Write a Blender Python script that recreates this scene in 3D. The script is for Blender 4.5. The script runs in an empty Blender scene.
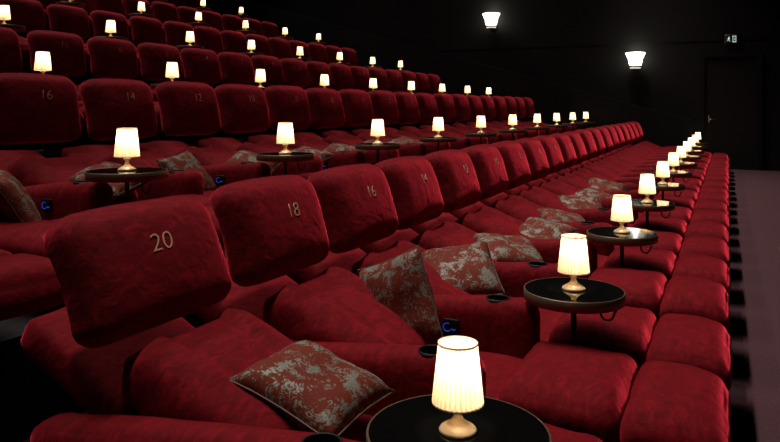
import bpy, bmesh, math, random
from mathutils import Vector, Matrix, Euler, noise
random.seed(7)
SC = bpy.context.scene
COL = SC.collection
R = math.radians

# ------------------------------------------------------------------ camera
CAM_H = 1.5
YAW = 25.8
cd = bpy.data.cameras.new('camera')
cam = bpy.data.objects.new('camera', cd)
COL.objects.link(cam)
cam.location = (0, 0, CAM_H)
cam.rotation_euler = (R(90), 0, R(YAW))
cd.sensor_width = 36.0
cd.lens = 700.0 / 780.0 * 36.0
cd.shift_y = -114.2 / 780.0
cd.clip_start = .05
cd.clip_end = 100
SC.camera = cam

# ------------------------------------------------------------------ world, exposure, house lights
w = bpy.data.worlds.new('world')
SC.world = w
w.use_nodes = True
w.node_tree.nodes['Background'].inputs[0].default_value = (.9, .85, 1, 1)
w.node_tree.nodes['Background'].inputs[1].default_value = 0.0
SC.view_settings.view_transform = 'Standard'
SC.view_settings.look = 'None'
SC.view_settings.exposure = 0.0
SC.view_settings.gamma = 1.0


def area(name, loc, rot, sx, sy, power, color, spread=180):
    l = bpy.data.lights.new(name, 'AREA')
    l.shape = 'RECTANGLE'
    l.size = sx
    l.size_y = sy
    l.energy = power
    l.color = color
    l.spread = R(spread)
    o = bpy.data.objects.new(name, l)
    o.location = loc
    o.rotation_euler = rot
    COL.objects.link(o)
    return o


for nm, lx, ly, ln, pw in (('first', -2.55, 9.2, 18.5, 262), ('second', -5.5, 9.6, 17, 108), ('third', -8.1, 10, 16, 90),
                           ('fourth', -10.6, 11, 14, 75), ('fifth', -13.0, 12, 12, 65)):
    area('ceiling_light_' + nm, (lx, ly, 7.9), (0, R(-14 if nm == 'first' else -18), 0), .45, ln, pw, (1, .88, .83), 64)

# ------------------------------------------------------------------ materials


class NT:
    def __init__(s, name):
        s.m = bpy.data.materials.new(name)
        s.m.use_nodes = True
        s.t = s.m.node_tree
        s.b = s.t.nodes['Principled BSDF']

    def n(s, typ, **kw):
        n = s.t.nodes.new(typ)
        for k, v in kw.items():
            if k.startswith('i_'):
                n.inputs[k[2:].replace('_', ' ')].default_value = v
            else:
                setattr(n, k, v)
        return n

    def l(s, a, b):
        s.t.links.new(a, b)


def plain(name, col, rough=.5, metal=0, spec=.5, coat=0):
    t = NT(name)
    t.b.inputs['Base Color'].default_value = (*col, 1)
    t.b.inputs['Roughness'].default_value = rough
    t.b.inputs['Metallic'].default_value = metal
    t.b.inputs['Specular IOR Level'].default_value = spec
    t.b.inputs['Coat Weight'].default_value = coat
    return t.m


def ramp(t, stops):
    r = t.n('ShaderNodeValToRGB')
    e = r.color_ramp.elements
    while len(e) < len(stops):
        e.new(.5)
    for i, (p, c) in enumerate(stops):
        e[i].position = p
        e[i].color = (*c, 1)
    return r


def velvet(name, c1, c2, c3):
    t = NT(name)
    tc = t.n('ShaderNodeTexCoord')
    oi = t.n('ShaderNodeObjectInfo')
    add = t.n('ShaderNodeVectorMath', operation='ADD')
    mul = t.n('ShaderNodeVectorMath', operation='SCALE')
    cmb = t.n('ShaderNodeCombineXYZ')
    t.l(oi.outputs['Random'], cmb.inputs[0])
    t.l(oi.outputs['Random'], cmb.inputs[1])
    t.l(cmb.outputs[0], mul.inputs[0])
    mul.inputs['Scale'].default_value = 37
    t.l(tc.outputs['Object'], add.inputs[0])
    t.l(mul.outputs[0], add.inputs[1])
    nz = t.n('ShaderNodeTexNoise', i_Scale=16.0, i_Detail=5.0, i_Roughness=.62, i_Distortion=1.0)
    mp = t.n('ShaderNodeMapping')
    mp.inputs['Scale'].default_value = (2.0, .75, 1.4)
    t.l(add.outputs[0], mp.inputs[0])
    t.l(mp.outputs[0], nz.inputs['Vector'])
    r = ramp(t, [(.36, c1), (.52, c2), (.68, c3)])
    t.l(nz.outputs['Fac'], r.inputs[0])
    t.l(r.outputs[0], t.b.inputs['Base Color'])
    t.b.inputs['Roughness'].default_value = .85
    t.b.inputs['Specular IOR Level'].default_value = .12
    t.b.inputs['Sheen Weight'].default_value = 1.0
    t.b.inputs['Sheen Roughness'].default_value = .38
    t.b.inputs['Sheen Tint'].default_value = (1, .05, .085, 1)
    n2 = t.n('ShaderNodeTexNoise', i_Scale=13.0, i_Detail=3.0, i_Distortion=.6)
    t.l(add.outputs[0], n2.inputs['Vector'])
    n3 = t.n('ShaderNodeTexNoise', i_Scale=420.0, i_Detail=1.0)
    t.l(add.outputs[0], n3.inputs['Vector'])
    b1 = t.n('ShaderNodeBump', i_Strength=.32, i_Distance=.025)
    t.l(n2.outputs['Fac'], b1.inputs['Height'])
    b2 = t.n('ShaderNodeBump', i_Strength=.25, i_Distance=.002)
    t.l(n3.outputs['Fac'], b2.inputs['Height'])
    t.l(b1.outputs[0], b2.inputs['Normal'])
    t.l(b2.outputs[0], t.b.inputs['Normal'])
    return t.m


def brocade():
    t = NT('brocade')
    tc = t.n('ShaderNodeTexCoord')
    oi = t.n('ShaderNodeObjectInfo')
    add = t.n('ShaderNodeVectorMath', operation='ADD')
    mul = t.n('ShaderNodeVectorMath', operation='SCALE')
    cmb = t.n('ShaderNodeCombineXYZ')
    t.l(oi.outputs['Random'], cmb.inputs[0])
    t.l(oi.outputs['Random'], cmb.inputs[2])
    t.l(cmb.outputs[0], mul.inputs[0])
    mul.inputs['Scale'].default_value = 11
    t.l(tc.outputs['Object'], add.inputs[0])
    t.l(mul.outputs[0], add.inputs[1])
    big = t.n('ShaderNodeTexNoise', i_Scale=12.0, i_Detail=1.0, i_Distortion=.8)
    fine = t.n('ShaderNodeTexNoise', i_Scale=34.0, i_Detail=2.0, i_Roughness=.55, i_Distortion=3.0)
    t.l(add.outputs[0], big.inputs['Vector'])
    t.l(add.outputs[0], fine.inputs['Vector'])
    a = t.n('ShaderNodeMath', operation='ADD')
    t.l(big.outputs['Fac'], a.inputs[0])
    t.l(fine.outputs['Fac'], a.inputs[1])
    r = ramp(t, [(.0, (0, 0, 0)), (.525, (0, 0, 0)), (.55, (1, 1, 1)), (1, (1, 1, 1))])
    h = t.n('ShaderNodeMath', operation='MULTIPLY')
    h.inputs[1].default_value = .5
    t.l(a.outputs[0], h.inputs[0])
    t.l(h.outputs[0], r.inputs[0])
    mix = t.n('ShaderNodeMix', data_type='RGBA')
    t.l(r.outputs[0], mix.inputs['Factor'])
    t.b.inputs['Specular IOR Level'].default_value = .2
    mix.inputs[6].default_value = (.120, .017, .0065, 1)
    mix.inputs[7].default_value = (.17, .18, .145, 1)
    w_ = t.n('ShaderNodeTexWave', i_Scale=60.0, i_Distortion=2.0)
    t.l(tc.outputs['Object'], w_.inputs['Vector'])
    t.l(mix.outputs[2], t.b.inputs['Base Color'])
    mr = t.n('ShaderNodeMapRange')
    mr.inputs[3].default_value = .8
    mr.inputs[4].default_value = .55
    t.l(r.outputs[0], mr.inputs[0])
    t.l(mr.outputs[0], t.b.inputs['Roughness'])
    mm = t.n('ShaderNodeMath', operation='MULTIPLY')
    mm.inputs[1].default_value = .25
    t.l(r.outputs[0], mm.inputs[0])
    t.l(mm.outputs[0], t.b.inputs['Metallic'])
    b = t.n('ShaderNodeBump', i_Strength=.5, i_Distance=.004)
    t.l(fine.outputs['Fac'], b.inputs['Height'])
    t.l(b.outputs[0], t.b.inputs['Normal'])
    return t.m


def carpet(name, c1, c2, shadow_strip=False):
    t = NT(name)
    tc = t.n('ShaderNodeTexCoord')
    nz = t.n('ShaderNodeTexNoise', i_Scale=60.0, i_Detail=3.0)
    t.l(tc.outputs['Object'], nz.inputs['Vector'])
    r = ramp(t, [(.3, c1), (.7, c2)])
    t.l(nz.outputs['Fac'], r.inputs[0])
    out = r.outputs[0]
    if shadow_strip:
        # shadows between the footrests, painted into the carpet as alternating dark squares
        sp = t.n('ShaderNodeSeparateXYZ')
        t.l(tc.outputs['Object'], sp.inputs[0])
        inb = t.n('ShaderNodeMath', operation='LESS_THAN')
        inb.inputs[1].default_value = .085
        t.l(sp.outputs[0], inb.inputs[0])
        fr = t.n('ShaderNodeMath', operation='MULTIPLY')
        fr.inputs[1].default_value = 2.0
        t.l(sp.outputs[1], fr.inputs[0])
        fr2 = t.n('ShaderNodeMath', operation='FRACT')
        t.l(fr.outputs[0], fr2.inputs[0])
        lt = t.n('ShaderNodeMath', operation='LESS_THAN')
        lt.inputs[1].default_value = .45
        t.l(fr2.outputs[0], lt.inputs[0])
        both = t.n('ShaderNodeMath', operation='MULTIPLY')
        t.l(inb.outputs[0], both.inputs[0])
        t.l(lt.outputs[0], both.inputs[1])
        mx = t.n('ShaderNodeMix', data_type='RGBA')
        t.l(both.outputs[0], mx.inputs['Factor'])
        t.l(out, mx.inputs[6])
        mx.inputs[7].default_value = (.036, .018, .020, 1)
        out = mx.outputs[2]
    t.l(out, t.b.inputs['Base Color'])
    t.b.inputs['Roughness'].default_value = .95
    t.b.inputs['Specular IOR Level'].default_value = .1
    bp = t.n('ShaderNodeBump', i_Strength=.5, i_Distance=.006)
    n2 = t.n('ShaderNodeTexNoise', i_Scale=160.0, i_Detail=2.0)
    t.l(tc.outputs['Object'], n2.inputs['Vector'])
    t.l(n2.outputs['Fac'], bp.inputs['Height'])
    t.l(bp.outputs[0], t.b.inputs['Normal'])
    return t.m


def emit(name, col, strength, base=(.8, .8, .8)):
    t = NT(name)
    t.b.inputs['Base Color'].default_value = (*base, 1)
    t.b.inputs['Emission Color'].default_value = (*col, 1)
    t.b.inputs['Emission Strength'].default_value = strength
    return t.m


def shade_mat():
    t = NT('pleated_fabric')
    out = t.t.nodes['Material Output']
    t.t.nodes.remove(t.b)
    d = t.n('ShaderNodeBsdfDiffuse')
    d.inputs[0].default_value = (.75, .66, .52, 1)
    tr = t.n('ShaderNodeBsdfTranslucent')
    tr.inputs[0].default_value = (.88, .74, .56, 1)
    # folded pleats: double cloth lets less light through than single cloth
    tc = t.n('ShaderNodeTexCoord')
    sp = t.n('ShaderNodeSeparateXYZ')
    t.l(tc.outputs['Object'], sp.inputs[0])
    at = t.n('ShaderNodeMath', operation='ARCTAN2')
    t.l(sp.outputs[1], at.inputs[0])
    t.l(sp.outputs[0], at.inputs[1])
    ml = t.n('ShaderNodeMath', operation='MULTIPLY')
    ml.inputs[1].default_value = 30
    t.l(at.outputs[0], ml.inputs[0])
    sn = t.n('ShaderNodeMath', operation='SINE')
    t.l(ml.outputs[0], sn.inputs[0])
    mr = t.n('ShaderNodeMapRange')
    mr.inputs[1].default_value = -.6
    mr.inputs[2].default_value = .5
    t.l(sn.outputs[0], mr.inputs[0])
    cm = t.n('ShaderNodeMix', data_type='RGBA')
    cm.inputs[6].default_value = (.58, .40, .25, 1)
    cm.inputs[7].default_value = (.88, .74, .56, 1)
    t.l(mr.outputs[0], cm.inputs['Factor'])
    t.l(cm.outputs[2], tr.inputs[0])
    mx = t.n('ShaderNodeMixShader')
    mx.inputs[0].default_value = .6
    t.l(d.outputs[0], mx.inputs[1])
    t.l(tr.outputs[0], mx.inputs[2])
    em = t.n('ShaderNodeEmission')
    em.inputs[0].default_value = (1, .70, .40, 1)
    em.inputs[1].default_value = .22
    ad = t.n('ShaderNodeAddShader')
    t.l(mx.outputs[0], ad.inputs[0])
    t.l(em.outputs[0], ad.inputs[1])
    t.l(ad.outputs[0], out.inputs['Surface'])
    return t.m


VEL = velvet('red_velvet', (.088, .0010, .0026), (.125, .0016, .0042), (.180, .0034, .0080))
BRO = brocade()
PIPE = plain('piping_cord', (.10, .07, .05), .7)
BLACKP = plain('black_plastic', (.004, .004, .004), .5, 0, .2)
BLACKD = plain('cup_well_shade', (.0008, .0008, .0008), 1, 0, 0)
DARKM = plain('dark_mechanism', (.012, .010, .010), .6)
FEET = plain('black_feet', (.01, .01, .01), .4)
GLASS = plain('black_table_glass', (.003, .003, .003), .07, 0, .6)
RIM = plain('antique_brass', (.15, .11, .065), .42, .6)
POLE = plain('dark_bronze', (.09, .035, .025), .5, .3)
GOLD = plain('gold_thread', (.62, .38, .22), .6)
LBASE = plain('lamp_base_cream_brass', (.85, .66, .42), .3, .15)
SHADE = shade_mat()
BULB = emit('bulb_glow', (1, .75, .45), 14)
BLUE = emit('blue_led', (.03, .10, 1), .3, (.01, .01, .05))
WALLM = plain('black_wall_paint', (.0085, .0082, .0078), .8, 0, .2)
WALLD = plain('black_parapet', (.006, .006, .006), .85, 0, .2)
CEILM = plain('black_ceiling_paint', (.01, .01, .01), .9)
DOORM = plain('black_door_paint', (.007, .0068, .006), .55, 0, .3)
CHROME = plain('chrome', (.55, .56, .55), .25, 1)
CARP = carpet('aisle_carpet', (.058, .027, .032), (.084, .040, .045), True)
STEPC = carpet('step_carpet', (.016, .015, .017), (.028, .026, .028))
SCONG = emit('sconce_crystal_light', (1, .95, .78), 6)
SCON2 = emit('sconce_lower_glow', (1, .9, .75), .8)
SIGNB = plain('sign_black', (.006, .012, .009), .5)
SIGNG = emit('sign_pictogram', (.62, .85, .75), .5)

# ------------------------------------------------------------------ mesh helpers


def mesh_from_bm(name, bm, mat, smooth=True):
    bmesh.ops.recalc_face_normals(bm, faces=bm.faces)
    me = bpy.data.meshes.new(name)
    bm.to_mesh(me)
    bm.free()
    if smooth:
        for p in me.polygons:
            p.use_smooth = True
    me.materials.append(mat)
    return me


def link(name, me, parent=None, loc=(0, 0, 0), rot=(0, 0, 0)):
    o = bpy.data.objects.new(name, me)
    COL.objects.link(o)
    o.parent = parent
    o.location = loc
    o.rotation_euler = rot
    return o


def tag(o, label=None, cat=None, group=None, kind=None):
    if label: o['label'] = label
    if cat: o['category'] = cat
    if group: o['group'] = group
    if kind: o['kind'] = kind
    return o


def rbox(sx, sy, sz, r, nx=12, ny=12, nz=6, fn=None, bm=None, c=(0, 0, 0)):
    """rounded box grid; fn(p, q) deforms, q = position normalised to [-1,1]"""
    own = bm is None
    if own: bm = bmesh.new()
    seen = {}
    h = Vector((sx / 2, sy / 2, sz / 2))
    if not hasattr(r, '__len__'): r = (r, r, r)
    n = (nx, ny, nz)

    def t(i, k):                       # denser near the edges
        a = 2 * i / n[k] - 1
        return math.copysign(1 - (1 - abs(a)) ** 1.35, a)

    def vert(i, j, k):
        key = (i, j, k)
        if key in seen: return seen[key]
        q = Vector((t(i, 0), t(j, 1), t(k, 2)))
        p = Vector((q.x * h.x, q.y * h.y, q.z * h.z))
        d = Vector((0, 0, 0))
        inn = Vector((0, 0, 0))
        for a in range(3):
            lim = h[a] - r[a]
            inn[a] = max(-lim, min(lim, p[a]))
            d[a] = (p[a] - inn[a]) / r[a]
        L = d.length
        if L > 1e-6:
            # project to the ellipsoidal corner
            m = max(abs(d.x), abs(d.y), abs(d.z))
            d = d / L * m
        p = Vector((inn[a] + d[a] * r[a] for a in range(3)))
        if fn: p = fn(p, q)
        v = bm.verts.new(p + Vector(c))
        seen[key] = v
        return v
    for k in (0, nz):
        for i in range(nx):
            for j in range(ny):
                bm.faces.new([vert(i, j, k), vert(i + 1, j, k), vert(i + 1, j + 1, k), vert(i, j + 1, k)])
    for j in (0, ny):
        for i in range(nx):
            for k in range(nz):
                bm.faces.new([vert(i, j, k), vert(i + 1, j, k), vert(i + 1, j, k + 1), vert(i, j, k + 1)])
    for i in (0, nx):
        for j in range(ny):
            for k in range(nz):
                bm.faces.new([vert(i, j, k), vert(i, j + 1, k), vert(i, j + 1, k + 1), vert(i, j, k + 1)])
    return bm


def lathe(profile, n=32, bm=None, c=(0, 0, 0), rfn=None):
    own = bm is None
    if own: bm = bmesh.new()
    rings = []
    for (r, z) in profile:
        if r < 1e-6:
            rings.append([bm.verts.new((c[0], c[1], c[2] + z))])
        else:
            ring = []
            for i in range(n):
                a = 2 * math.pi * i / n
                rr = rfn(r, z, a, i) if rfn else r
                ring.append(bm.verts.new((c[0] + rr * math.cos(a), c[1] + rr * math.sin(a), c[2] + z)))
            rings.append(ring)
    for A, B in zip(rings, rings[1:]):
        if len(A) == 1 and len(B) == 1: continue
        for i in range(n):
            j = (i + 1) % n
            if len(A) == 1: bm.faces.new([A[0], B[i], B[j]])
            elif len(B) == 1: bm.faces.new([A[i], A[j], B[0]])
            else: bm.faces.new([A[i], A[j], B[j], B[i]])
    return bm


def tube(pts, r, n=8, bm=None):
    if bm is None: bm = bmesh.new()
    rings = []
    up = Vector((0.01, 1, 0.02)).normalized()
    for i, p in enumerate(pts):
        p = Vector(p)
        a = Vector(pts[max(0, i - 1)])
        b = Vector(pts[min(len(pts) - 1, i + 1)])
        d = (b - a).normalized()
        u = d.cross(up).normalized()
        v = d.cross(u)
        rings.append([bm.verts.new(p + (u * math.cos(2 * math.pi * k / n) + v * math.sin(2 * math.pi * k / n)) * r) for k in range(n)])
    for A, B in zip(rings, rings[1:]):
        for i in range(n):
            bm.faces.new([A[i], A[(i + 1) % n], B[(i + 1) % n], B[i]])
    bm.faces.new(rings[0])
    bm.faces.new(rings[-1])
    return bm


def box(bm, x0, x1, y0, y1, z0, z1):
    vs = [bm.verts.new((x, y, z)) for x in (x0, x1) for y in (y0, y1) for z in (z0, z1)]
    for f in ((0, 1, 3, 2), (4, 6, 7, 5), (0, 4, 5, 1), (2, 3, 7, 6), (0, 2, 6, 4), (1, 5, 7, 3)):
        bm.faces.new([vs[i] for i in f])
    return bm


def struct(name, mat, *boxes):
    bm = bmesh.new()
    for b in boxes: box(bm, *b)
    return tag(link(name, mesh_from_bm(name, bm, mat, False)), kind='structure')


# ------------------------------------------------------------------ the hall
P = .815                                   # seat pitch along a row
# row: (x of the footrest tips, platform height, y of the arm where a table stands, number of arms after it, first index)
ROWS = [
    dict(x=0.0, z=0.0, y0=1.66, i0=0, n=20),
    dict(x=-2.53, z=.472, y0=3.025, i0=-2, n=18),
    dict(x=-4.92, z=1.093, y0=4.32, i0=-1, n=16),
    dict(x=-7.27, z=1.828, y0=5.61, i0=-1, n=14),
    dict(x=-9.62, z=2.632, y0=10.14, i0=-5, n=8),
    dict(x=-12.03, z=3.477, y0=14.71, i0=-4, n=2),
]
WY = 18.7                                  # far side wall
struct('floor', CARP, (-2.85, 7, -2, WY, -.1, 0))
edges = [r['x'] - .33 for r in ROWS[1:]] + [-18]
for i, r in enumerate(ROWS[1:]):
    x1 = edges[i] + .0
    o = struct('floor', STEPC, (edges[i + 1], x1, -2, WY, r['z'] - .9, r['z']))
    o.name = 'floor_platform_%s' % ('second', 'third', 'fourth', 'fifth', 'sixth')[i]
struct('wall_far', WALLM, (-18.2, 7, WY, WY + .2, -.2, 8.2))
struct('wall_near', WALLM, (-18.2, 7, -2.2, -2, -.2, 8.2))
struct('wall_screen', WALLM, (7, 7.2, -2.2, WY + .2, -.2, 8.2))
struct('wall_back', WALLM, (-18.4, -18.2, -2.2, WY + .2, -.2, 8.2))
struct('ceiling', CEILM, (-18.4, 7.2, -2.2, WY + .2, 8.2, 8.4))
# sloping parapet beside the side stair
bm = bmesh.new()
pts = [(-.80, 0), (-.80, 1.20), (-2.2, 1.57), (-15.5, 5.35), (-15.5, 3.4), (-12.2, 3.0), (-9.8, 2.2), (-7.5, 1.4), (-5.1, .6), (-2.7, 0)]
A = [bm.verts.new((x, 18.16, z)) for x, z in pts]
B = [bm.verts.new((x, 18.28, z)) for x, z in pts]
bm.faces.new(A); bm.faces.new(B)
for i in range(len(pts)):
    j = (i + 1) % len(pts)
    bm.faces.new([A[i], A[j], B[j], B[i]])
tag(link('wall_parapet', mesh_from_bm('wall_parapet', bm, WALLD, False)), kind='structure')
# faint trim line high on the side wall
struct('trim_1', WALLM, (-9.0, .9, WY - .012, WY, 3.10, 3.14))
# door in the far wall
dr = struct('door_1', DOORM, (-.52, .62, WY - .03, WY, 0.0, 2.70))
bm = bmesh.new()
box(bm, -.62, -.52, WY - .07, WY, 0, 2.80)
box(bm, .62, .72, WY - .07, WY, 0, 2.80)
box(bm, -.52, .62, WY - .07, WY, 2.70, 2.80)
link('door_frame', mesh_from_bm('door_frame', bm, WALLD, False), dr)
bm = bmesh.new()
rbox(.05, .02, .17, .009, 4, 4, 4, None, bm, (-.42, WY - .04, 1.20))
tube([(-.42, WY - .05, 1.20), (-.42, WY - .10, 1.20), (-.40, WY - .105, 1.20), (-.27, WY - .105, 1.20)], .012, 8, bm)
link('door_handle', mesh_from_bm('door_handle', bm, CHROME), dr)

# ------------------------------------------------------------------ recliner parts (row frame: x back from the tips, z from the platform)


def crease(p, q, amp=.006, f=9.0, seed=0):
    n_ = noise.noise(Vector((p.x * f + seed, p.y * f * .8, p.z * f)))
    return n_ * amp


def head_fn(p, q):
    # soft panel, fuller in the middle, top rolling back
    p.x += .028 * (1 - q.y ** 2) * (1 - q.z ** 2) * (1 if q.x > 0 else .4) * (1 if q.x > 0 else -1)
    p.x -= .035 * max(0, q.z) ** 2
    p.z += .012 * (1 - q.y ** 2) * (q.z > 0) - .01 * abs(q.y) ** 6 * (q.z > 0)
    e = crease(p, q, .008, 7)
    p.x += e
    side = max(0, abs(q.y) - .8) / .2
    p.y += math.copysign(.006 * math.sin(p.z * 70) * side, q.y)
    return p


head_me = mesh_from_bm('head_cushion', rbox(.19, .655, .50, (.075, .07, .085), 8, 18, 14, head_fn, None, (-.095, 0, .25)), VEL)


def lumbar_fn(p, q):
    p.z += .022 * (1 - q.x ** 2) * (1 - q.y ** 2) * (q.z > 0)
    side = max(0, abs(q.y) - .72) / .28
    if q.z > 0:
        p.z += .022 * math.exp(-((abs(q.y) - .62) / .16) ** 2)       # side bolster
        p.z -= .022 * math.exp(-((abs(q.y) - .46) / .05) ** 2) * (1 - abs(q.x) ** 4)
    p.x += .010 * math.sin(p.z * 60 + p.x * 9) * (q.x < -.85)
    p.y += math.copysign(.008 * math.sin(p.x * 55 + p.z * 20) * side, q.y)
    p.z += crease(p, q, .010, 8, 3)
    return p


lumbar_me = mesh_from_bm('back_cushion', rbox(.70, .615, .22, (.11, .06, .09), 20, 22, 8, lumbar_fn), VEL)


def pad_fn(bul, seed, droop=0.0, ridge=.0):
    def f(p, q):
        if q.z > 0:
            p.z += bul * (1 - q.x ** 4) * (1 - q.y ** 2)
            p.z += ridge * math.exp(-((q.y + .55) / .12) ** 2) * (1 - q.x ** 4)
        p.z += crease(p, q, .012, 7, seed)
        p.z += .007 * noise.noise(Vector((p.x * 26 + seed, p.y * 5, seed))) * (.35 + .65 * q.x ** 2) * (q.z > 0)
        p.x += crease(p, q, .010, 6, seed + 9) * (1 - abs(q.z))
        if droop: p.z -= droop * (max(0, q.x)) ** 2
        return p
    return f


seat_me = mesh_from_bm('seat_cushion', rbox(.62, .615, .19, (.07, .06, .07), 14, 14, 6, pad_fn(.03, 1)), VEL)
calf_me = mesh_from_bm('leg_cushion', rbox(.465, .655, .150, (.055, .075, .066), 18, 20, 7, pad_fn(.036, 5, 0, .010)), VEL)
foot_me = mesh_from_bm('foot_cushion', rbox(.360, .665, .150, (.060, .08, .066), 16, 20, 7, pad_fn(.040, 8, .030, .006)), VEL)
shell_me = mesh_from_bm('backrest_shell', rbox(.72, .60, .16, (.06, .05, .06), 12, 12, 6, pad_fn(.01, 12)), VEL)


def arm_fn(p, q):
    x = p.x - 1.475                       # row frame x
    if q.z > -.9:
        s = max(0.0, (-.98 - x)) / 1.04
        p.z -= .13 * s ** 1.2 * (q.z + .9) / 1.9
    if q.z > 0: p.z += .006 * (1 - q.y ** 2)
    p.y += crease(p, q, .006, 6, 20)
    p.z += crease(p, q, .005, 7, 25) * (q.z > .9)
    if abs(p.x - .465) < .10: p.z = min(p.z, .2365)      # flat seat for the cup ring
    return p


arm_me = mesh_from_bm('armrest', rbox(1.33, .165, .48, (.085, .055, .07), 26, 8, 10, arm_fn), VEL)
bm = lathe([(.050, -.004), (.050, .0035), (.054, .0050), (.058, .0035), (.060, -.004)], 28)
cup_me = mesh_from_bm('cup_holder', bm, BLACKP)
cup_me.materials.append(BLACKD)
bm = bmesh.new(); bm.from_mesh(cup_me)
lathe([(.0505, .0024), (.0, .0024)], 28, bm)  # flat disc, the dark of an open well put into its black colour
for f in bm.faces:
    if len(f.verts) == 3: f.material_index = 1
bmesh.ops.recalc_face_normals(bm, faces=bm.faces)
bm.to_mesh(cup_me); bm.free()
# control panel with its glowing blue ring and slider ticks
panel_me = mesh_from_bm('control_panel', rbox(.088, .016, .082, (.012, .005, .012), 6, 4, 6), BLACKP)
panel_me.materials.append(BLUE)
bm = bmesh.new(); bm.from_mesh(panel_me)
n0 = len(bm.faces)
for (cx_, cz_, r_, a0, a1) in ((-.018, 0, .020, 60, 330), (.016, 0, .011, 200, 340)):
    pts = [(cx_ + r_ * math.cos(R(a0 + (a1 - a0) * k / 14)), -.0085, cz_ + r_ * math.sin(R(a0 + (a1 - a0) * k / 14))) for k in range(15)]
    tube(pts, .0024, 5, bm)
bm.faces.ensure_lookup_table()
for f in bm.faces[n0:]: f.material_index = 1
bm.to_mesh(panel_me); bm.free()
# hidden steel and base
bm = bmesh.new()
box(bm, -1.95, -.95, -.315, .315, .06, .27)
base_me = mesh_from_bm('seat_base', bm, DARKM, False)
bm = bmesh.new()
for s in (-1, 1):
    tube([(-.98, s * .2, .19), (-.70, s * .2, .28), (-.30, s * .2, .27)], .014, 6, bm)
    tube([(-.98, s * .2, .23), (-.62, s * .2, .20), (-.22, s * .2, .28)], .012, 6, bm)
mech_me = mesh_from_bm('footrest_linkage', bm, DARKM)
foot_leg_me = mesh_from_bm('foot', lathe([(0, 0), (.022, 0), (.028, .06), (0, .06)], 12), FEET)
foot_set = [(-1.85, -.25), (-1.85, .25), (-1.05, -.25), (-1.05, .25)]


from mathutils.bvhtree import BVHTree
_bm = bmesh.new(); _bm.from_mesh(head_me)
_bvh = BVHTree.FromBMesh(_bm)


def head_front(z):
    best = 0
    for yy in (-.055, -.03, 0, .03, .055):
        for dz in (-.03, 0, .03):
            hit = _bvh.ray_cast(Vector((.5, yy, z + dz)), Vector((-1, 0, 0)))
            if hit[0]: best = max(best, hit[0].x + dz * .087)
    return best + .0012


def number_mesh(s):
    cu = bpy.data.curves.new('txt', 'FONT')
    cu.body = s
    cu.size = .105
    cu.align_x = 'CENTER'
    cu.align_y = 'CENTER'
    cu.extrude = .0012
    cu.offset = -.0020
    cu.shear = .12
    ob = bpy.data.objects.new('txt', cu)
    COL.objects.link(ob)
    dg = bpy.context.evaluated_depsgraph_get()
    me = bpy.data.meshes.new_from_object(ob.evaluated_get(dg))
    bpy.data.objects.remove(ob)
    # text lies in XY -> stand it in the YZ plane facing +X
    me.transform(Matrix(((0, 0, 1, 0), (1, 0, 0, 0), (0, 1, 0, 0), (0, 0, 0, 1))))
    me.materials.clear()
    me.materials.append(GOLD)
    me.name = 'seat_number'
    return me


NUM = {}
WORDS = ['', 'first', 'second', 'third', 'fourth', 'fifth', 'sixth', 'seventh', 'eighth', 'ninth', 'tenth', 'eleventh', 'twelfth', 'thirteenth', 'fourteenth', 'fifteenth', 'sixteenth', 'seventeenth', 'eighteenth', 'nineteenth', 'twentieth', 'twenty-first', 'twenty-second']
ROWW = ['front row'] + [w_ + ' row from the front' for w_ in ('second', 'third', 'fourth', 'fifth', 'sixth')]


def which(idx, total, thing):
    """position phrase inside a row; idx counts from the left / near end"""
    if idx < total - idx:
        return '%s from the left' % WORDS[idx + 1] if idx else 'leftmost'
    k = total - 1 - idx
    return '%s from the far end' % WORDS[k + 1] if k else 'at the far end'


def add_arm(root, y, panel):
    a = link('armrest', arm_me, root, (-1.475, y, .335))
    link('cup_holder', cup_me, a, (.465, 0, .2350))
    if panel:
        link('control_panel', panel_me, a, (.255, -.0845, .090))
    return a


def recliner(row, idx, upright, number, last, even):
    r = ROWS[row]
    yc = r['y0'] + (idx + .5) * P
    root = bpy.data.objects.new('cinema_recliner', None)
    COL.objects.link(root)
    jx = random.uniform(-.012, .012)
    root.location = (r['x'] + jx * .5, yc, r['z'])
    rnd = random.Random(row * 100 + idx + 5)
    b = link('seat_base', base_me, root)
    for fx, fy in foot_set:
        link('foot', foot_leg_me, root, (fx, fy, 0))
    link('footrest_linkage', mech_me, root)
    link('backrest_shell', shell_me, root, (-2.11, .01, .49), (0, R(26), 0))
    link('back_cushion', lumbar_me, root, (-1.58, 0, .455), (0, R(22 + rnd.uniform(-2, 2)), 0))
    link('seat_cushion', seat_me, root, (-1.075, 0, .245), (0, R(-1), 0))
    dz = rnd.uniform(-.012, .012) - (.04 if row == 1 and idx < 0 else 0)
    link('leg_cushion', calf_me, root, (-.572, 0, .350 + dz), (0, R(rnd.uniform(-2, 2)), 0))
    link('foot_cushion', foot_me, root, (-.168, 0, .331 + dz), (0, R(rnd.uniform(0, 4)), 0))
    if upright:
        h = link('head_cushion', head_me, root, (-1.885, .035, .78), (rnd.uniform(-.012, .012), R(-9 + rnd.uniform(-2, 2)), rnd.uniform(-.02, .02)))
        nz = .332
    else:
        h = link('head_cushion', head_me, root, (-1.82, -.070 if idx else -.065, .72), (rnd.uniform(-.012, .012), R((-23 if idx == 0 else -16) + rnd.uniform(-1.5, 1.5)), rnd.uniform(-.02, .02)))
        h.scale = (1, 1.07 if idx == 0 else 1, .94)
        nz = .305
    if number:
        if number not in NUM: NUM[number] = number_mesh(number)
        link('seat_number', NUM[number], h, (head_front(nz), 0 if upright else (-.02 if idx == 0 else 0), nz), (0, R(-5), 0))
    add_arm(root, -P / 2, even)
    if last: add_arm(root, P / 2, not even)
    return root


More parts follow.
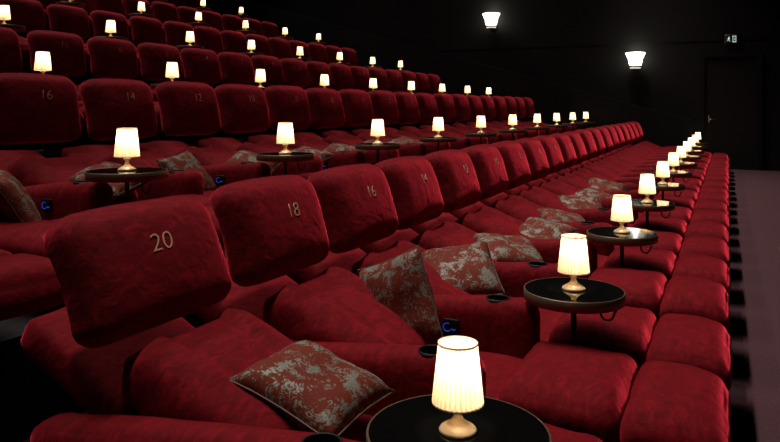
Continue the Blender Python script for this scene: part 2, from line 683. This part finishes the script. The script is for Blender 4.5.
# ------------------------------------------------------------------ table, lamp, pillow prototypes
TR = .228
bm = lathe([(0, .004), (TR - .006, .004), (TR - .006, 0), (0, 0)], 64)
glass_me = mesh_from_bm('table_top', bm, GLASS, False)
bm = lathe([(TR - .0065, .0055), (TR - .002, .0065), (TR, .004), (TR, -.040), (TR - .004, -.043), (TR - .012, -.040), (0.0, -.040)], 64)
rim_me = mesh_from_bm('table_rim', bm, RIM)
bm = lathe([(.013, 0), (.013, .585), (.05, .596), (.05, .602), (0, .602)], 20)
pole_me = mesh_from_bm('table_pole', bm, POLE)
bm = lathe([(0, 0), (.13, 0), (.135, .006), (.125, .012), (.02, .016), (.013, .03), (0, .03)], 32)
tbase_me = mesh_from_bm('table_base', bm, POLE)
pts = [(0, 0, 0), (0, 0, -.035)] + [(.022 - .022 * math.cos(R(a)), 0, -.035 - .024 * math.sin(R(a))) for a in range(20, 190, 20)] + [(.052, 0, -.022)]
hook_me = mesh_from_bm('bag_hook', tube(pts, .004, 6), POLE)
hook_me.transform(Matrix.Scale(1.35, 4))
TZ = .655


def table(x, y, z):
    root = bpy.data.objects.new('side_table', None)
    COL.objects.link(root)
    root.location = (x, y, z)
    link('table_top', glass_me, root, (0, 0, TZ - .004))
    link('table_rim', rim_me, root, (0, 0, TZ - .006))
    link('table_pole', pole_me, root, (0, 0, .01))
    link('table_base', tbase_me, root)
    link('bag_hook', hook_me, root, (.12, 0, TZ - .045))
    return root


def foot_prof():
    return [(0, 0), (.052, 0), (.054, .004), (.050, .010), (.038, .018), (.020, .030), (.012, .042), (.011, .052), (.015, .060), (.024, .068), (.024, .076), (.008, .078), (.006, .10), (0, .10)]


lbase_me = mesh_from_bm('lamp_base', lathe(foot_prof(), 32), LBASE)


def pleat(r, z, a, i):
    k = 1 if i % 2 else -1
    f = 1 - .55 * max(0, min(1, (z - .07) / .19))
    return r * (1 + k * .045 * f)


NPL = 60
prof = [(.0700, .080), (.0697, .086), (.0655, .130), (.061, .175), (.0555, .232), (.0545, .246)]
bm = lathe(prof, NPL, rfn=pleat)
shade_me = mesh_from_bm('lamp_shade', bm, SHADE, False)
trim_mat = plain('shade_trim_fabric', (.75, .6, .42), .8)
trims = []
for (rr, zz) in ((.0555, .246), (.0705, .081)):
    pr = [(rr - .0012, zz - .0025), (rr + .0014, zz - .0025), (rr + .0014, zz + .0025), (rr - .0012, zz + .0025), (rr - .0012, zz - .0025)]
    trims.append(mesh_from_bm('shade_trim', lathe(pr, 32), trim_mat))
bulb_me = mesh_from_bm('bulb', lathe([(0, .10), (.008, .10), (.014, .118), (.017, .130), (.013, .143), (0, .150)], 12), BULB)


def lamp(x, y, z):
    root = bpy.data.objects.new('table_lamp', None)
    COL.objects.link(root)
    root.location = (x, y, z)
    link('lamp_base', lbase_me, root)
    s = link('lamp_shade', shade_me, root)
    for tm in trims: link('shade_trim', tm, s)
    link('bulb', bulb_me, root)
    l = bpy.data.objects.new('bulb_light', LAMPL)
    COL.objects.link(l)
    l.parent = root
    l.location = (0, 0, .195)
    return root


LAMPL = bpy.data.lights.new('lamp_light', 'POINT')
LAMPL.energy = 1.6
LAMPL.color = (1, .80, .56)
LAMPL.shadow_soft_size = .016


def pillow_mesh(seed):
    bm = bmesh.new()
    n = 20
    S = .215
    grid = {}
    for side in (0, 1):
        for i in range(n + 1):
            for j in range(n + 1):
                edge = i in (0, n) or j in (0, n)
                if side and edge:
                    grid[(1, i, j)] = grid[(0, i, j)]
                    continue
                u, v = 2 * i / n - 1, 2 * j / n - 1
                # concave edges, pointed corners
                k = 1 - .055 * (1 - v * v)
                m = 1 - .055 * (1 - u * u)
                x, y = u * S * k, v * S * m
                f = max(0, (1 - u ** 4) * (1 - v ** 4)) ** .55
                z = .072 * f * (-1 if side else 1)
                z += .010 * noise.noise(Vector((x * 9 + seed, y * 9, side))) * f
                z += .012 * noise.noise(Vector((x * 4 + seed, y * 4, 5)))
                z += .006 * math.sin(math.atan2(y, x) * 14 + seed) * (1 - f) * (f > 0)
                grid[(side, i, j)] = bm.verts.new((x, y, z))
    for side in (0, 1):
        for i in range(n):
            for j in range(n):
                bm.faces.new([grid[(side, i, j)], grid[(side, i + 1, j)], grid[(side, i + 1, j + 1)], grid[(side, i, j + 1)]])
    loop = [grid[(0, i, 0)].co.copy() for i in range(n)] + [grid[(0, n, j)].co.copy() for j in range(n)] + \
           [grid[(0, n - i, n)].co.copy() for i in range(n)] + [grid[(0, 0, n - j)].co.copy() for j in range(n)]
    me = mesh_from_bm('pillow', bm, BRO)
    b2 = tube(loop + [loop[0]], .0035, 5)
    return me, mesh_from_bm('piping', b2, PIPE)


PIL = [pillow_mesh(s) for s in (1, 5, 9)]


def pillow(x, y, z, rot, label, k):
    me, pm = PIL[k % 3]
    o = link('brocade_cushion', me, None, (x, y, z), rot)
    link('piping', pm, o)
    return tag(o, label, 'cushion', 'brocade scatter cushions on the recliners')


# ------------------------------------------------------------------ place the rows
tot_tables = 0
LEGIBLE = {(0, 0): '20', (0, 1): '18', (0, 2): '16', (1, 0): '16', (1, 1): '14', (2, 1): '10', (2, 2): '8'}
EVENS = {0: 20, 1: 16, 2: 12, 3: 12, 4: 10, 5: 6}


def seat_no(row, idx):
    if idx < 0: return None
    n = EVENS[row] - 2 * idx
    if row > 2 and True: return None
    if n >= 2: return str(n)
    return str(1 - n)


for row, r in enumerate(ROWS):
    seats = list(range(r['i0'], r['n']))
    for c, idx in enumerate(seats):
        even = idx % 2 == 0
        no = seat_no(row, idx)
        o = recliner(row, idx, row > 0, no, idx == r['n'] - 1, even)
        pos = which(c, len(seats), 'recliner')
        if (row, idx) in LEGIBLE:
            lab = 'red velvet cinema recliner numbered %s in the %s' % (LEGIBLE[(row, idx)], ROWW[row])
        else:
            lab = 'red velvet cinema recliner in the %s, %s' % (ROWW[row], pos)
        tag(o, lab, 'recliner', 'reclined red seats of the %s' % ROWW[row])
    # tables and lamps stand in front of every second armrest
    arms = [k for k in range(r['i0'], r['n'] + 1) if k % 2 == 0]
    if row == 1: arms = [k for k in arms if k >= 0]
    for c, k in enumerate(arms):
        x, y = r['x'] - .645, r['y0'] + k * P
        if row == 0 and k == 0: x, y = x + .010, 1.72
        t = table(x, y, r['z'])
        if row == 0 and k == 0: t.scale = (1.05, 1.05, 1)
        pos = which(c, len(arms), 'table')
        tag(t, 'black glass side table in the %s, %s' % (ROWW[row], pos), 'table', 'round side tables of the %s' % ROWW[row])
        l = lamp(x, y, r['z'] + TZ + .0005)
        if row == 0 and k == 0: l.scale = (.93, .93, .93)
        tag(l, 'glowing pleated table lamp in the %s, %s' % (ROWW[row], pos), 'lamp', 'lit table lamps of the %s' % ROWW[row])

# pillows: (row, seat, x offset, y offset, z, rotation)
PILS = [
    (0, 0, -1.31, .03, .520, (R(0), R(16), R(-1)), 'rust and silver brocade cushion lying flat on the recliner numbered 20'),
    (0, 1, -1.44, .19, .555, (R(84), R(-24), R(-14)), 'rust and silver brocade cushion standing upright on the recliner numbered 18'),
    (0, 2, -1.40, .12, .545, (R(30), R(-8), R(28)), 'rust and silver brocade cushion leaning back on the recliner numbered 16'),
    (0, 3, -1.33, .08, .520, (R(16), R(6), R(35)), None),
    (0, 4, -1.30, .05, .495, (R(22), R(8), R(-12)), None),
    (0, 5, -1.28, .0, .495, (R(12), R(12), R(30)), None),
    (0, 6, -1.30, .05, .495, (R(26), R(0), R(22)), None),
    (0, 7, -1.30, .0, .495, (R(10), R(14), R(-20)), None),
    (0, 8, -1.30, .0, .495, (R(28), R(10), R(12)), None),
    (1, -1, -1.30, .18, .44, (R(60), R(-5), R(141)), None),
    (1, 0, -1.28, .05, .53, (R(12), R(10), R(10)), None),
    (1, 1, -1.33, .06, .475, (R(51), R(-6), R(100)), None),
    (1, 2, -1.28, .0, .515, (R(14), R(12), R(20)), None),
    (1, 3, -1.28, .05, .515, (R(14), R(8), R(-10)), None),
    (1, 4, -1.28, .0, .515, (R(14), R(10), R(15)), None),
    (1, 5, -1.28, .0, .515, (R(14), R(10), R(5)), None),
    (1, 6, -1.28, .0, .515, (R(14), R(12), R(-15)), None),
]
for k, (row, idx, dx, dy, z, rot, lab) in enumerate(PILS):
    r = ROWS[row]
    if lab is None:
        n_ = idx - min(q_[1] for q_ in PILS if q_[0] == row)
        lab = 'patterned rust brocade cushion, %s in the %s' % ('%s from the left' % WORDS[n_ + 1] if n_ else 'leftmost', ROWW[row])
    pillow(r['x'] + dx, r['y0'] + (idx + .5) * P + dy, r['z'] + z, rot, lab, k)

# ------------------------------------------------------------------ wall sconces and exit sign


def sconce(x, z, label):
    root = bpy.data.objects.new('wall_sconce', None)
    COL.objects.link(root)
    root.location = (x, WY, z)
    link('back_plate', mesh_from_bm('back_plate', rbox(.20, .03, .34, .012, 4, 4, 4), BLACKP), root, (0, -.016, -.02))

    def facets(r, zz, a, i):
        return r * (1 + (.035 if i % 2 else -.035))
    g = link('glass_shade', mesh_from_bm('glass_shade', lathe([(.0, -.10), (.150, -.10), (.175, .00), (.185, .09), (.190, .10), (.205, .11), (.235, .20), (.25, .215), (.255, .25), (.20, .26), (0, .24)], 28, rfn=facets), SCONG, False), root, (0, -.25, .03))
    for k, (rr, zz, m) in enumerate(((.150, -.128, BLACKP), (.145, -.170, SCON2), (.12, -.205, BLACKP))):
        link('tier', mesh_from_bm('tier', lathe([(0, -.012), (rr, -.012), (rr + .004, 0), (rr, .012), (0, .012)], 24), m), root, (0, -.25, zz + .03))
    bm = bmesh.new()
    tube([(0, -.03, -.12), (0, -.25, -.12)], .02, 8, bm)
    link('bracket', mesh_from_bm('bracket', bm, BLACKP), root)
    l = bpy.data.lights.new('sconce_light', 'POINT')
    l.energy = 1.6
    l.color = (1, .93, .8)
    l.shadow_soft_size = .06
    lo = bpy.data.objects.new('sconce_light', l)
    COL.objects.link(lo)
    lo.parent = root
    lo.location = (0, -.25, .42)
    root.scale = (.9, .9, .9)
    return tag(root, label, 'wall lamp', 'crystal wall sconces on the side wall')


sconce(-2.10, 2.60, 'glowing crystal wall sconce nearer the door, the lower one')
sconce(-5.85, 3.80, 'glowing crystal wall sconce high above the stairs, the left one')
root = bpy.data.objects.new('exit_sign', None)
COL.objects.link(root)
root.location = (.075, WY, 3.12)
root.scale = (.72, 1, .9)
link('sign_box', mesh_from_bm('sign_box', rbox(.44, .06, .27, .01, 4, 4, 4), SIGNB), root, (0, -.031, 0))
bm = bmesh.new()
# running figure and doorway pictogram
Y0, Y1 = -.066, -.060
lathe([(0, 0), (.018, 0), (.018, .006), (0, .006)], 12, bm)
for v in bm.verts: v.co = Vector((v.co.x - .085, Y1 - v.co.z, v.co.y + .055))


def bar(x0, z0, x1, z1, w_):
    d = Vector((x1 - x0, z1 - z0)).normalized()
    nx_, nz_ = -d.y * w_ / 2, d.x * w_ / 2
    q = [(x0 + nx_, z0 + nz_), (x1 + nx_, z1 + nz_), (x1 - nx_, z1 - nz_), (x0 - nx_, z0 - nz_)]
    A = [bm.verts.new((a, Y0, b)) for a, b in q]
    B = [bm.verts.new((a, Y1, b)) for a, b in q]
    bm.faces.new(A); bm.faces.new(B[::-1])
    for i in range(4): bm.faces.new([A[i], A[(i + 1) % 4], B[(i + 1) % 4], B[i]])


bar(-.088, .036, -.10, -.01, .034)
bar(-.09, .03, -.05, .01, .014)
bar(-.09, .03, -.135, .012, .014)
bar(-.10, -.01, -.065, -.035, .016)
bar(-.065, -.035, -.06, -.07, .014)
bar(-.10, -.01, -.135, -.05, .016)
bar(.03, -.075, .03, .075, .022)
bar(.12, -.075, .12, .075, .022)
bar(.02, .075, .13, .075, .022)
bar(.02, -.075, .13, -.075, .022)
bar(.06, 0, .10, 0, .03)
link('pictogram', mesh_from_bm('pictogram', bm, SIGNG, False), root)
tag(root, 'small dark exit sign with pale green pictogram above the door', 'exit sign')
